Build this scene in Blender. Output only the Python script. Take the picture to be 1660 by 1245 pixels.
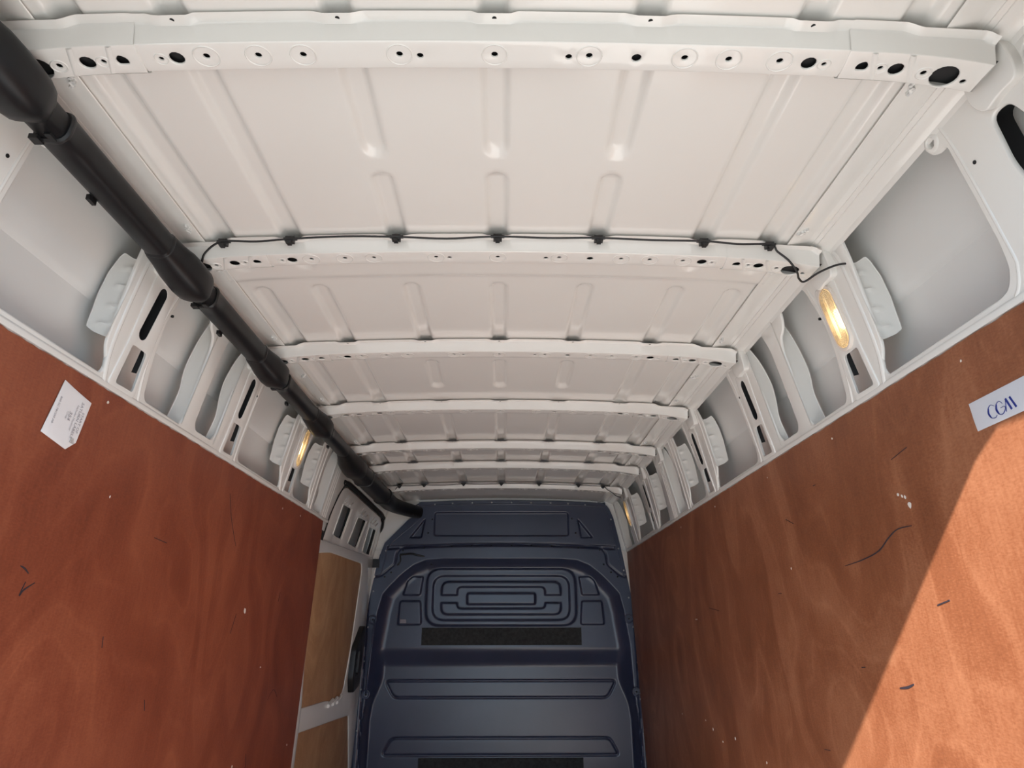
import bpy, bmesh, math, random
import numpy as np
from mathutils import Vector, Matrix
from mathutils.geometry import delaunay_2d_cdt

for o in list(bpy.data.objects):
    bpy.data.objects.remove(o, do_unlink=True)
random.seed(7)
SC = bpy.context.scene
COL = SC.collection
Z0 = 1.15                      # camera height over the load floor; geometry below is written relative to it

# ------------------------------------------------------------------ camera
F_PX, YAW, PITCH, ROLL, CAM_X = 1100.0, .0121, .3482, -.0012, .0168
cam = bpy.data.cameras.new('camera')
cam.sensor_fit = 'HORIZONTAL'
cam.sensor_width = 36.0
cam.lens = 36.0 * F_PX / 1660.0
cam.clip_start = .01
cam_o = bpy.data.objects.new('camera', cam)
COL.objects.link(cam_o)
fw = Vector((math.sin(YAW) * math.cos(PITCH), math.cos(YAW) * math.cos(PITCH), math.sin(PITCH)))
rt = Vector((math.cos(YAW), -math.sin(YAW), 0))
up = rt.cross(fw)
r2 = math.cos(ROLL) * rt + math.sin(ROLL) * up
u2 = -math.sin(ROLL) * rt + math.cos(ROLL) * up
M = Matrix((r2, u2, -fw)).transposed().to_4x4()
M.translation = Vector((CAM_X, 0, Z0))
cam_o.matrix_world = M
SC.camera = cam_o

# ------------------------------------------------------------------ world, sun, exposure
world = bpy.data.worlds.new('sky')
SC.world = world
world.use_nodes = True
bg = world.node_tree.nodes['Background']
bg.inputs['Color'].default_value = (.52, .76, 1.0, 1)
bg.inputs['Strength'].default_value = 1.35
sun = bpy.data.lights.new('sun', 'SUN')
sun.energy = 9.0
sun.angle = math.radians(.6)
sun.color = (1.0, .955, .89)
sun_o = bpy.data.objects.new('sun', sun)
COL.objects.link(sun_o)
SUN_DIR = Vector((1.0, 2.2, -1.76))
sun_o.rotation_euler = SUN_DIR.to_track_quat('-Z', 'Y').to_euler()
sun_o.location = (-3, -6, 6)
SC.cycles.max_bounces = 14
SC.cycles.diffuse_bounces = 10
SC.view_settings.view_transform = 'Standard'
SC.view_settings.look = 'None'
SC.view_settings.exposure = .92
SC.view_settings.gamma = 1.0
SC.view_settings.use_curve_mapping = False

# ------------------------------------------------------------------ materials
def newmat(name):
    m = bpy.data.materials.new(name)
    m.use_nodes = True
    nt = m.node_tree
    b = nt.nodes['Principled BSDF']
    return m, nt, b

def simple(name, col, rough=.5, metal=0.0, coat=0.0, spec=.5, vary=.06, scale=9.0, bump=0.0, bscale=300.0):
    m, nt, b = newmat(name)
    b.inputs['Roughness'].default_value = rough
    b.inputs['Metallic'].default_value = metal
    b.inputs['Coat Weight'].default_value = coat
    b.inputs['Coat Roughness'].default_value = .08
    b.inputs['Specular IOR Level'].default_value = spec
    tc = nt.nodes.new('ShaderNodeTexCoord')
    nz = nt.nodes.new('ShaderNodeTexNoise')
    nz.inputs['Scale'].default_value = scale
    nz.inputs['Detail'].default_value = 5
    nt.links.new(tc.outputs['Object'], nz.inputs['Vector'])
    rp = nt.nodes.new('ShaderNodeValToRGB')
    lo = [c * (1 - vary) for c in col]
    hi = [min(1, c * (1 + vary)) for c in col]
    rp.color_ramp.elements[0].position = .3
    rp.color_ramp.elements[1].position = .7
    rp.color_ramp.elements[0].color = (*lo, 1)
    rp.color_ramp.elements[1].color = (*hi, 1)
    nt.links.new(nz.outputs['Fac'], rp.inputs['Fac'])
    nt.links.new(rp.outputs['Color'], b.inputs['Base Color'])
    if bump:
        n2 = nt.nodes.new('ShaderNodeTexNoise')
        n2.inputs['Scale'].default_value = bscale
        n2.inputs['Detail'].default_value = 2
        nt.links.new(tc.outputs['Object'], n2.inputs['Vector'])
        bp = nt.nodes.new('ShaderNodeBump')
        bp.inputs['Strength'].default_value = bump
        bp.inputs['Distance'].default_value = .002
        nt.links.new(n2.outputs['Fac'], bp.inputs['Height'])
        nt.links.new(bp.outputs['Normal'], b.inputs['Normal'])
    return m

def plywood(name, dark, mid, light, seed, rough=.42):
    m, nt, b = newmat(name)
    L = nt.links.new
    tc = nt.nodes.new('ShaderNodeTexCoord')
    mp = nt.nodes.new('ShaderNodeMapping')
    mp.inputs['Location'].default_value = (seed, seed * 1.7, seed * .6)
    mp.inputs['Scale'].default_value = (1, 1.15, .75)
    L(tc.outputs['Object'], mp.inputs['Vector'])
    big = nt.nodes.new('ShaderNodeTexNoise')          # slow field whose level lines are the growth rings
    big.inputs['Scale'].default_value = 1.15
    big.inputs['Detail'].default_value = 2.5
    big.inputs['Roughness'].default_value = .45
    big.inputs['Distortion'].default_value = .35
    L(mp.outputs[0], big.inputs['Vector'])
    mul = nt.nodes.new('ShaderNodeMath'); mul.operation = 'MULTIPLY'; mul.inputs[1].default_value = 60
    L(big.outputs['Fac'], mul.inputs[0])
    sn = nt.nodes.new('ShaderNodeMath'); sn.operation = 'SINE'
    L(mul.outputs[0], sn.inputs[0])
    blotch = nt.nodes.new('ShaderNodeTexNoise')
    blotch.inputs['Scale'].default_value = 5
    blotch.inputs['Detail'].default_value = 6
    blotch.inputs['Roughness'].default_value = .65
    L(mp.outputs[0], blotch.inputs['Vector'])
    mp2 = nt.nodes.new('ShaderNodeMapping')            # fine vertical fibre
    mp2.inputs['Scale'].default_value = (90, 160, 14)
    L(tc.outputs['Object'], mp2.inputs['Vector'])
    fib = nt.nodes.new('ShaderNodeTexNoise')
    fib.inputs['Scale'].default_value = 1.0
    fib.inputs['Detail'].default_value = 4
    fib.inputs['Roughness'].default_value = .7
    L(mp2.outputs[0], fib.inputs['Vector'])
    a1 = nt.nodes.new('ShaderNodeMath'); a1.operation = 'MULTIPLY_ADD'
    a1.inputs[1].default_value = .04; a1.inputs[2].default_value = .05
    L(sn.outputs[0], a1.inputs[0])
    a2 = nt.nodes.new('ShaderNodeMath'); a2.operation = 'MULTIPLY_ADD'; a2.inputs[1].default_value = .34
    L(blotch.outputs['Fac'], a2.inputs[0]); L(a1.outputs[0], a2.inputs[2])
    a3 = nt.nodes.new('ShaderNodeMath'); a3.operation = 'MULTIPLY_ADD'; a3.inputs[1].default_value = .16
    L(fib.outputs['Fac'], a3.inputs[0]); L(a2.outputs[0], a3.inputs[2])
    a4 = nt.nodes.new('ShaderNodeMath'); a4.operation = 'MULTIPLY_ADD'; a4.inputs[1].default_value = .25
    L(big.outputs['Fac'], a4.inputs[0]); L(a3.outputs[0], a4.inputs[2])
    m6 = nt.nodes.new('ShaderNodeMath'); m6.operation = 'MULTIPLY'; m6.inputs[1].default_value = 170
    L(big.outputs['Fac'], m6.inputs[0])
    s6 = nt.nodes.new('ShaderNodeMath'); s6.operation = 'SINE'; L(m6.outputs[0], s6.inputs[0])
    p6 = nt.nodes.new('ShaderNodeMath'); p6.operation = 'MAXIMUM'; p6.inputs[1].default_value = 0; L(s6.outputs[0], p6.inputs[0])
    q6 = nt.nodes.new('ShaderNodeMath'); q6.operation = 'POWER'; q6.inputs[1].default_value = 5; L(p6.outputs[0], q6.inputs[0])
    w6 = nt.nodes.new('ShaderNodeMath'); w6.operation = 'MULTIPLY'; L(q6.outputs[0], w6.inputs[0]); L(blotch.outputs['Fac'], w6.inputs[1])
    mp3 = nt.nodes.new('ShaderNodeMapping'); mp3.inputs['Scale'].default_value = (60, 110, 320)
    L(tc.outputs['Object'], mp3.inputs['Vector'])
    spk = nt.nodes.new('ShaderNodeTexNoise'); spk.inputs['Scale'].default_value = 1; spk.inputs['Detail'].default_value = 3
    L(mp3.outputs[0], spk.inputs['Vector'])
    a5 = nt.nodes.new('ShaderNodeMath'); a5.operation = 'MULTIPLY_ADD'; a5.inputs[1].default_value = .085
    L(w6.outputs[0], a5.inputs[0]); L(a4.outputs[0], a5.inputs[2])
    a6 = nt.nodes.new('ShaderNodeMath'); a6.operation = 'MULTIPLY_ADD'; a6.inputs[1].default_value = .22
    L(spk.outputs['Fac'], a6.inputs[0]); L(a5.outputs[0], a6.inputs[2])
    a4 = nt.nodes.new('ShaderNodeMath'); a4.operation = 'SUBTRACT'; a4.inputs[1].default_value = .11
    L(a6.outputs[0], a4.inputs[0])
    rp = nt.nodes.new('ShaderNodeValToRGB')
    e = rp.color_ramp.elements
    e[0].position = .24; e[0].color = (*dark, 1)
    e[1].position = .62; e[1].color = (*light, 1)
    k = e.new(.42); k.color = (*mid, 1)
    L(a4.outputs[0], rp.inputs['Fac'])
    L(rp.outputs['Color'], b.inputs['Base Color'])
    b.inputs['Roughness'].default_value = rough
    b.inputs['Specular IOR Level'].default_value = .4
    bp = nt.nodes.new('ShaderNodeBump')
    bp.inputs['Strength'].default_value = .12
    bp.inputs['Distance'].default_value = .002
    L(fib.outputs['Fac'], bp.inputs['Height'])
    L(bp.outputs['Normal'], b.inputs['Normal'])
    return m

M_PAINT = simple('white_paint', (.79, .775, .74), rough=.13, coat=.2, vary=.015, scale=3)
M_SKIN = simple('white_skin_paint', (.74, .735, .715), rough=.28, vary=.02, scale=3)
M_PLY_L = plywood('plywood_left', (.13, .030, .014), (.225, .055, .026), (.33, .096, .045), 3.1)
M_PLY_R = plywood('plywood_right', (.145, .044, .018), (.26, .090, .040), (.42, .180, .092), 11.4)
M_PLY_D = plywood('plywood_door', (.30, .15, .070), (.45, .25, .125), (.60, .37, .20), 21.7, .5)
M_PLY_EDGE = simple('plywood_edge', (.30, .20, .12), rough=.8, vary=.3, scale=120)
M_BLACK = simple('black_plastic', (.012, .012, .013), rough=.42, bump=.05, bscale=900)
M_DUCT = simple('duct_plastic', (.010, .010, .011), rough=.42, spec=.3, vary=.15, scale=20)
M_RUBBER = simple('black_rubber', (.01, .01, .01), rough=.75)
M_BULK = simple('bulkhead_plastic', (.034, .043, .085), rough=.30, spec=.75, vary=.10, scale=5, bump=.06, bscale=700)
M_PAD = simple('anti_slip_pad', (.030, .031, .031), rough=.85, vary=.35, scale=60, bump=.3, bscale=500)
M_RIVET = simple('rivet_metal', (.45, .45, .46), rough=.45, metal=.3)
M_SHADE = simple('shade_black', (.012, .012, .013), rough=.8)  # near-black that paints shade into slots, holes and windows
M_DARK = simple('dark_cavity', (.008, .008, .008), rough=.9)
M_PAPER = simple('white_paper', (.80, .78, .78), rough=.7, vary=.02)
M_TAPE = simple('white_tape', (.62, .62, .66), rough=.35, vary=.03)
M_INK = simple('blue_ink', (.015, .03, .22), rough=.4)
M_PRINT = simple('grey_print', (.28, .27, .30), rough=.6)
M_PEN = simple('pen_mark', (.03, .022, .03), rough=.6)
M_CHIP = simple('pale_chip', (.72, .66, .60), rough=.8)
M_CLIP = simple('translucent_clip', (.72, .72, .70), rough=.3, vary=.3, scale=200)
M_SILVER = simple('lamp_reflector', (.85, .80, .70), rough=.5, metal=.2)
M_BEZEL = simple('lamp_bezel', (.80, .73, .66), rough=.35)
M_RIDGE = simple('lamp_ridge', (.50, .40, .27), rough=.3)
M_FLOOR = simple('load_floor', (.68, .675, .67), rough=.7, vary=.2)  # unseen floor, kept pale to bounce sunlight up to the roof
M_GROUND = simple('pavement', (.26, .245, .225), rough=.9, vary=.15, scale=2)

def m_bulb():
    m, nt, b = newmat('lamp_bulb')
    b.inputs['Emission Color'].default_value = (1.0, .74, .38, 1)
    b.inputs['Emission Strength'].default_value = 4.5
    return m
M_BULB = m_bulb()

def m_lens():
    m, nt, b = newmat('lamp_lens')
    nt.nodes.remove(b)
    out = nt.nodes['Material Output']
    tr = nt.nodes.new('ShaderNodeBsdfTransparent'); tr.inputs['Color'].default_value = (.95, .92, .85, 1)
    gl = nt.nodes.new('ShaderNodeBsdfGlossy'); gl.inputs['Roughness'].default_value = .1
    tl = nt.nodes.new('ShaderNodeBsdfTranslucent'); tl.inputs['Color'].default_value = (.95, .9, .8, 1)
    mx = nt.nodes.new('ShaderNodeMixShader'); mx.inputs[0].default_value = .35
    m2 = nt.nodes.new('ShaderNodeMixShader'); m2.inputs[0].default_value = .12
    nt.links.new(tr.outputs[0], mx.inputs[1]); nt.links.new(tl.outputs[0], mx.inputs[2])
    nt.links.new(mx.outputs[0], m2.inputs[1]); nt.links.new(gl.outputs[0], m2.inputs[2])
    nt.links.new(m2.outputs[0], out.inputs['Surface'])
    return m
M_LENS = m_lens()

# ------------------------------------------------------------------ helpers
def tag(o, label=None, cat=None, group=None, kind=None):
    if label: o['label'] = label
    if cat: o['category'] = cat
    if group: o['group'] = group
    if kind: o['kind'] = kind
    return o

def empty(name, loc):
    o = bpy.data.objects.new(name, None)
    COL.objects.link(o)
    o.empty_display_size = .05
    o.location = (loc[0], loc[1], loc[2] + Z0)
    return o

def wloc(o):
    v = Vector(o.location)
    if o.parent: v += wloc(o.parent)
    return v

def mk(name, V, Fc, mat, parent=None, smooth=30):
    """one mesh object from vertices (x, y, height over camera)"""
    A = np.asarray(V, float) + [0, 0, Z0]
    if parent is not None:
        base = np.array(wloc(parent))
        loc = np.zeros(3)
    else:
        base = np.array([(A[:, 0].min() + A[:, 0].max()) / 2, (A[:, 1].min() + A[:, 1].max()) / 2, A[:, 2].min()])
        loc = base
    me = bpy.data.meshes.new(name)
    me.from_pydata((A - base).tolist(), [], [list(map(int, f)) for f in Fc])
    me.update()
    if smooth:
        me.shade_smooth()
        me.set_sharp_from_angle(angle=math.radians(smooth))
    me.materials.append(mat)
    o = bpy.data.objects.new(name, me)
    COL.objects.link(o)
    o.location = loc
    if parent is not None: o.parent = parent
    return o

class MB:
    def __init__(s): s.V = []; s.F = []
    def add(s, V, Fc):
        k = len(s.V)
        s.V += [tuple(v) for v in V]
        s.F += [tuple(i + k for i in f) for f in Fc]
        return s
    def box(s, x0, x1, y0, y1, z0, z1):
        V = [(x, y, z) for z in (z0, z1) for y in (y0, y1) for x in (x0, x1)]
        return s.add(V, [(0, 2, 3, 1), (4, 5, 7, 6), (0, 1, 5, 4), (2, 6, 7, 3), (0, 4, 6, 2), (1, 3, 7, 5)])
    def loft(s, secs, closed=True, caps=True):
        n = len(secs[0]); V = [p for q in secs for p in q]; Fc = []
        m = n if closed else n - 1
        for i in range(len(secs) - 1):
            for j in range(m):
                a = i * n + j; b = i * n + (j + 1) % n
                Fc.append((a, b, b + n, a + n))
        if closed and caps:
            Fc.append(tuple(range(n))[::-1]); Fc.append(tuple((len(secs) - 1) * n + j for j in range(n)))
        return s.add(V, Fc)
    def tube(s, path, r, n=8, caps=True):
        P = [Vector(p) for p in path]; secs = []
        T0 = (P[1] - P[0]).normalized()
        N = T0.orthogonal().normalized()
        for i, p in enumerate(P):
            T = (P[min(i + 1, len(P) - 1)] - P[max(i - 1, 0)]).normalized()
            N = (N - T * N.dot(T)).normalized(); Bn = T.cross(N)
            rr = r[i] if isinstance(r, (list, tuple)) else r
            secs.append([p + (N * math.cos(2 * math.pi * k / n) + Bn * math.sin(2 * math.pi * k / n)) * rr for k in range(n)])
        return s.loft(secs, True, caps)
    def build(s, name, mat, parent=None, smooth=30): return mk(name, s.V, s.F, mat, parent, smooth)

def spline(pts, n=6):
    P = [np.array(p, float) for p in pts]; out = []
    for i in range(len(P) - 1):
        a, b, c, d = P[max(i - 1, 0)], P[i], P[i + 1], P[min(i + 2, len(P) - 1)]
        for k in range(n):
            t = k / n
            out.append(.5 * ((2 * b) + (c - a) * t + (2 * a - 5 * b + 4 * c - d) * t * t + (3 * b - a - 3 * c + d) * t ** 3))
    out.append(P[-1])
    return [tuple(p) for p in out]

def fillet(pts, r=.012, n=4):
    """round the corners of a closed polygon; r may be a list"""
    out = []; N = len(pts)
    for i in range(N):
        p = np.array(pts[i], float); a = np.array(pts[i - 1], float) - p; b = np.array(pts[(i + 1) % N], float) - p
        la, lb = np.linalg.norm(a), np.linalg.norm(b)
        rr = min(r[i] if isinstance(r, (list, tuple)) else r, la * .45, lb * .45)
        A = p + a / la * rr; B = p + b / lb * rr
        for k in range(n + 1):
            t = k / n
            out.append(tuple((1 - t) ** 2 * A + 2 * t * (1 - t) * p + t * t * B))
    return out

def circle(cx, cy, r, n=14, ry=None):
    ry = ry or r
    return [(cx + r * math.cos(2 * math.pi * k / n), cy + ry * math.sin(2 * math.pi * k / n)) for k in range(n)]

def stadium(cx, cy, hw, hl, n=7, lean=0.0):
    """upright stadium: half width hw, half length hl (along second axis)"""
    P = []
    for k in range(n + 1):
        a = math.pi * k / n
        P.append((cx + hw * math.cos(a) + lean, cy + hl - hw + hw * math.sin(a)))
    for k in range(n + 1):
        a = math.pi + math.pi * k / n
        P.append((cx + hw * math.cos(a) - lean, cy - hl + hw + hw * math.sin(a)))
    return P

def area(P):
    P = np.asarray(P); x, y = P[:, 0], P[:, 1]
    return .5 * np.sum(x * np.roll(y, -1) - np.roll(x, -1) * y)

def inside(pts, poly):
    P = np.asarray(poly, float); q = np.asarray(pts, float)
    c = np.zeros(len(q), bool)
    for i in range(len(P)):
        a, b = P[i - 1], P[i]
        if a[1] == b[1]: continue
        m = ((a[1] > q[:, 1]) != (b[1] > q[:, 1])) & (q[:, 0] < (b[0] - a[0]) * (q[:, 1] - a[1]) / (b[1] - a[1]) + a[0])
        c ^= m
    return c

def sdist(q, poly):
    """signed distance, positive inside"""
    P = np.asarray(poly, float); d = np.full(len(q), 9e9)
    for i in range(len(P)):
        a, b = P[i - 1], P[i]; e = b - a; w = q - a
        t = np.clip((w @ e) / max(e @ e, 1e-12), 0, 1)
        d = np.minimum(d, np.hypot(*(w - t[:, None] * e).T))
    return np.where(inside(q, poly), d, -d)

def refine(loop, step):
    out = []
    for i in range(len(loop)):
        a = np.array(loop[i], float); b = np.array(loop[(i + 1) % len(loop)], float)
        k = max(1, int(np.ceil(np.linalg.norm(b - a) / step)))
        out += [tuple(a + (b - a) * j / k) for j in range(k)]
    return out

def sheet(outer, holes=(), bevel=.003, depth=.008, step=.08, steps=3, grid=None, hole_bevel=None):
    """stamped sheet in 2D with rolled edges. Front face lies at c=0, the lip runs back to c=-depth."""
    loops = []
    for i, lp in enumerate([outer] + list(holes)):
        lp = refine(lp, step)
        if (area(lp) > 0) != (i == 0): lp = lp[::-1]
        loops.append(np.array(lp))
    V = []; Fc = []; fronts = []; idx = []; base0 = 0
    for lp in loops:
        nx = np.roll(lp, -1, 0) - lp; pv = lp - np.roll(lp, 1, 0)
        nx = nx / (np.linalg.norm(nx, axis=1)[:, None] + 1e-12); pv = pv / (np.linalg.norm(pv, axis=1)[:, None] + 1e-12)
        t = nx + pv; t = t / (np.linalg.norm(t, axis=1)[:, None] + 1e-12)
        nrm = np.stack([-t[:, 1], t[:, 0]], 1)          # towards the material
        rings = []
        rq = math.sqrt(abs(area(lp)) / math.pi)
        bv = min(bevel, .3 * rq); dp_ = min(depth, max(bv * 1.3, .9 * rq))
        if hole_bevel and base0 > 0: bv, dp_ = hole_bevel, hole_bevel * 1.2
        base0 += 1
        for k in range(steps + 1):
            a = math.pi / 2 * k / steps
            rings.append((lp + nrm * bv * (1 - math.sin(a)), -bv * (1 - math.cos(a))))
        rings.append((lp, -dp_))
        base = len(V); n = len(lp)
        for q, c in rings: V += [(p[0], p[1], c) for p in q]
        for k in range(len(rings) - 1):
            for j in range(n):
                a = base + k * n + j; b = base + k * n + (j + 1) % n
                Fc.append((a, a + n, b + n, b))
        fronts.append(rings[0][0]); idx.append(range(base, base + n))
    pts = [p for f in fronts for p in f]; gi = [i for r in idx for i in r]; edges = []; k = 0
    for f in fronts:
        n = len(f); edges += [(k + j, k + (j + 1) % n) for j in range(n)]; k += n
    if grid:
        lo = np.min(fronts[0], 0); hi = np.max(fronts[0], 0)
        gx = np.arange(lo[0] + grid[0] / 2, hi[0], grid[0]); gy = np.arange(lo[1] + grid[1] / 2, hi[1], grid[1])
        G = np.array([(x, y) for x in gx for y in gy]) if len(gx) and len(gy) else np.zeros((0, 2))
        if len(G):
            ok = sdist(G, fronts[0]) > min(grid) * .3
            for f in fronts[1:]: ok &= sdist(G, f) < -min(grid) * .3
            for g in G[ok]:
                gi.append(len(V)); V.append((g[0], g[1], 0)); pts.append(g)
    r = delaunay_2d_cdt([Vector((float(p[0]), float(p[1]))) for p in pts], edges, [], 0, 1e-7)
    ov, of, orig = r[0], r[2], r[3]
    mp = []
    for i, src in enumerate(orig):
        if src: mp.append(gi[src[0]])
        else: mp.append(len(V)); V.append((ov[i].x, ov[i].y, 0))
    if len(of):
        cen = np.array([np.mean([(ov[i].x, ov[i].y) for i in f], 0) for f in of])
        ok = inside(cen, fronts[0])
        for f in fronts[1:]: ok &= ~inside(cen, f)
        for f, g in zip(of, ok):
            if g and len({mp[i] for i in f}) == 3: Fc.append(tuple(mp[i] for i in f))
    return V, Fc

def offset_loop(loop, d):
    """grow a closed loop outward by d"""
    lp = np.array(loop, float)
    if area(lp) < 0: lp = lp[::-1]
    keep = np.linalg.norm(lp - np.roll(lp, 1, 0), axis=1) > 1e-6; lp = lp[keep]
    a = lp - np.roll(lp, 1, 0); b = np.roll(lp, -1, 0) - lp
    t = a / np.linalg.norm(a, axis=1)[:, None] + b / np.linalg.norm(b, axis=1)[:, None]
    t /= np.linalg.norm(t, axis=1)[:, None]
    return [tuple(p) for p in lp + np.stack([t[:, 1], -t[:, 0]], 1) * d]

def smooth01(x): 
    x = np.clip(x, 0, 1); return x * x * (3 - 2 * x)

# side wall frame plane: (y, t) with t measured up the leaning plane from the plywood top, c = depth (negative = outward)
UX, UZ, NX, NZ = -.2257, .9742, .9742, .2257
BX, BH = .872, .506
def FP(s, y, t, c=0.0): return (s * (BX + UX * t - NX * c), y, BH + UZ * t - NZ * c)
def frame_sheet(name, s, outer, holes, mat, parent, lift=0.0, bevel=.004, depth=.012, **kw):
    V, Fc = sheet(outer, holes, bevel, depth, **kw)
    return mk(name, [FP(s, a, b, c + lift) for a, b, c in V], Fc, mat, parent)

def ply_x(h): return .868 + .038 * (.506 - h)

BOWS = [.827, 1.442, 2.059, 2.672, 3.302, 3.734, 4.307]
Y_REAR, Y_FRONT = .56, 4.82
def droop(x): return .0406 * x * x + .5 * np.maximum(0, np.abs(x) - .6) ** 2
def bow_h(x): return .85 - droop(x)
def roof_h(x): return .888 - droop(x)

# ------------------------------------------------------------------ ground and floor
g = MB().box(-30, 30, -40, 30, -1.86, -1.80).build('ground', M_GROUND, smooth=None)
tag(g, 'sunlit pavement outside the van', kind='structure')
f = MB().box(-.98, .98, .52, 4.90, -1.20, -1.15).build('floor', M_FLOOR, smooth=None)
tag(f, 'pale load floor of the van', kind='structure')

# ------------------------------------------------------------------ ceiling
ceiling = empty('ceiling', (0, 2.6, .86))
tag(ceiling, 'white painted steel van roof with pressed ribs', kind='structure')
RIB_IN, RIB_MID, RIB_OUT = (0, -.239, .239), (-.488, .488), (-.643, .643)
def ribs_for(i):
    """(x, y0, y1, half width) of the pressed grooves of roof bay i"""
    e = [Y_REAR] + BOWS + [Y_FRONT + .02]
    a, b = e[i], e[i + 1]; R = []
    full = lambda xs, y0=a - .1, y1=b + .1: [R.append((x, y0, y1, .023)) for x in xs]
    if i == 1:
        full(RIB_IN, a - .1, 1.112); full(RIB_IN, 1.172, b + .1); full(RIB_MID); full(RIB_OUT)
    elif i == 2:
        full(RIB_IN + RIB_MID + RIB_OUT, 1.645, b + .1); full(RIB_MID + RIB_OUT, a - .1, 1.535)
    elif i == 3:
        full(RIB_IN, 2.205, 2.475); full(RIB_MID, a - .1, 2.635); full(RIB_OUT)
    elif i == 7:
        full(RIB_IN + RIB_MID + RIB_OUT, a - .1, 4.50)
    else:
        full(RIB_IN + RIB_MID + RIB_OUT)
    return R

def roof_panel(i):
    e = [Y_REAR] + BOWS + [Y_FRONT + .02]
    a, b = e[i], e[i + 1]
    xs = np.linspace(-.700, .700, 281); ny = max(14, int((b - a) / .011)); ys = np.linspace(a, b, ny + 1)
    X, Y = np.meshgrid(xs, ys)
    H = roof_h(X)
    for rx, y0, y1, hw in ribs_for(i):
        cy = np.clip(Y, y0 + hw, y1 - hw)
        d = hw - np.hypot(X - rx, Y - cy)
        H = np.maximum(H, roof_h(X) + .011 * smooth01((d + .004) / .013))
    if i == 2:                                     # lap joint between two roof skins
        H = H + .006 * smooth01((Y - 1.592) / .006) - .006
    n = len(xs)
    V = np.stack([X, Y, H], -1).reshape(-1, 3)
    Fc = [(r * n + c, r * n + c + 1, (r + 1) * n + c + 1, (r + 1) * n + c) for r in range(len(ys) - 1) for c in range(n - 1)]
    return mk('roof_panel', V, Fc, M_PAINT, ceiling, smooth=60)
for i in range(len(BOWS) + 1): roof_panel(i)

# side rails of the roof (cove between roof and wall)
for s in (-1, 1):
    prof = [(.686, .8585), (.6875, .8575), (.690, .8572), (.720, .8625), (.735, .8655), (.7355, .8655), (.748, .8635), (.7485, .8618), (.758, .8592), (.7585, .8570), (.772, .8535), (.782, .851), (.7895, .8475), (.796, .838)]
    ys = np.linspace(Y_REAR, Y_FRONT + .02, 60)
    MB().loft([[(s * x, y, h) for x, h in prof] for y in ys], closed=False).build('roof_rail', M_PAINT, ceiling, 25)

def rail_clip():
    m = MB()
    m.tube([(0, 0, .004), (0, 0, -.006)], .0055, 10)
    m.box(-.009, -.003, -.012, -.002, -.003, .003)
    m.box(.000, .006, .004, .013, -.006, .002)
    return m
first = None
for s in (-1, 1):
    for y in (.895, 1.335, 1.52, 1.95, 2.12, 2.28, 2.55, 2.75, 3.19, 3.40, 3.62):
        if first is None:
            first = rail_clip().build('rail_clip', M_CLIP, ceiling, 40); o = first
        else:
            o = first.copy(); COL.objects.link(o)
        o.parent = ceiling
    # place relative to the parent
    # (position set below)
clips = [c for c in ceiling.children if c.name.startswith('rail_clip')]
k = 0
for s in (-1, 1):
    for y in (.895, 1.335, 1.52, 1.95, 2.12, 2.28, 2.55, 2.75, 3.19, 3.40, 3.62):
        o = clips[k]; k += 1
        if k == 1:                                     # centre the shared mesh on its own origin
            me = o.data; base = Vector((0, 2.6, .86 + Z0))
            me.transform(Matrix.Translation(base - Vector((0, 0, Z0))))
        o.location = Vector((s * .700, y, .857)) - Vector((0, 2.6, .86))
        o.rotation_euler = (0, 0, random.uniform(0, 3))

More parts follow.
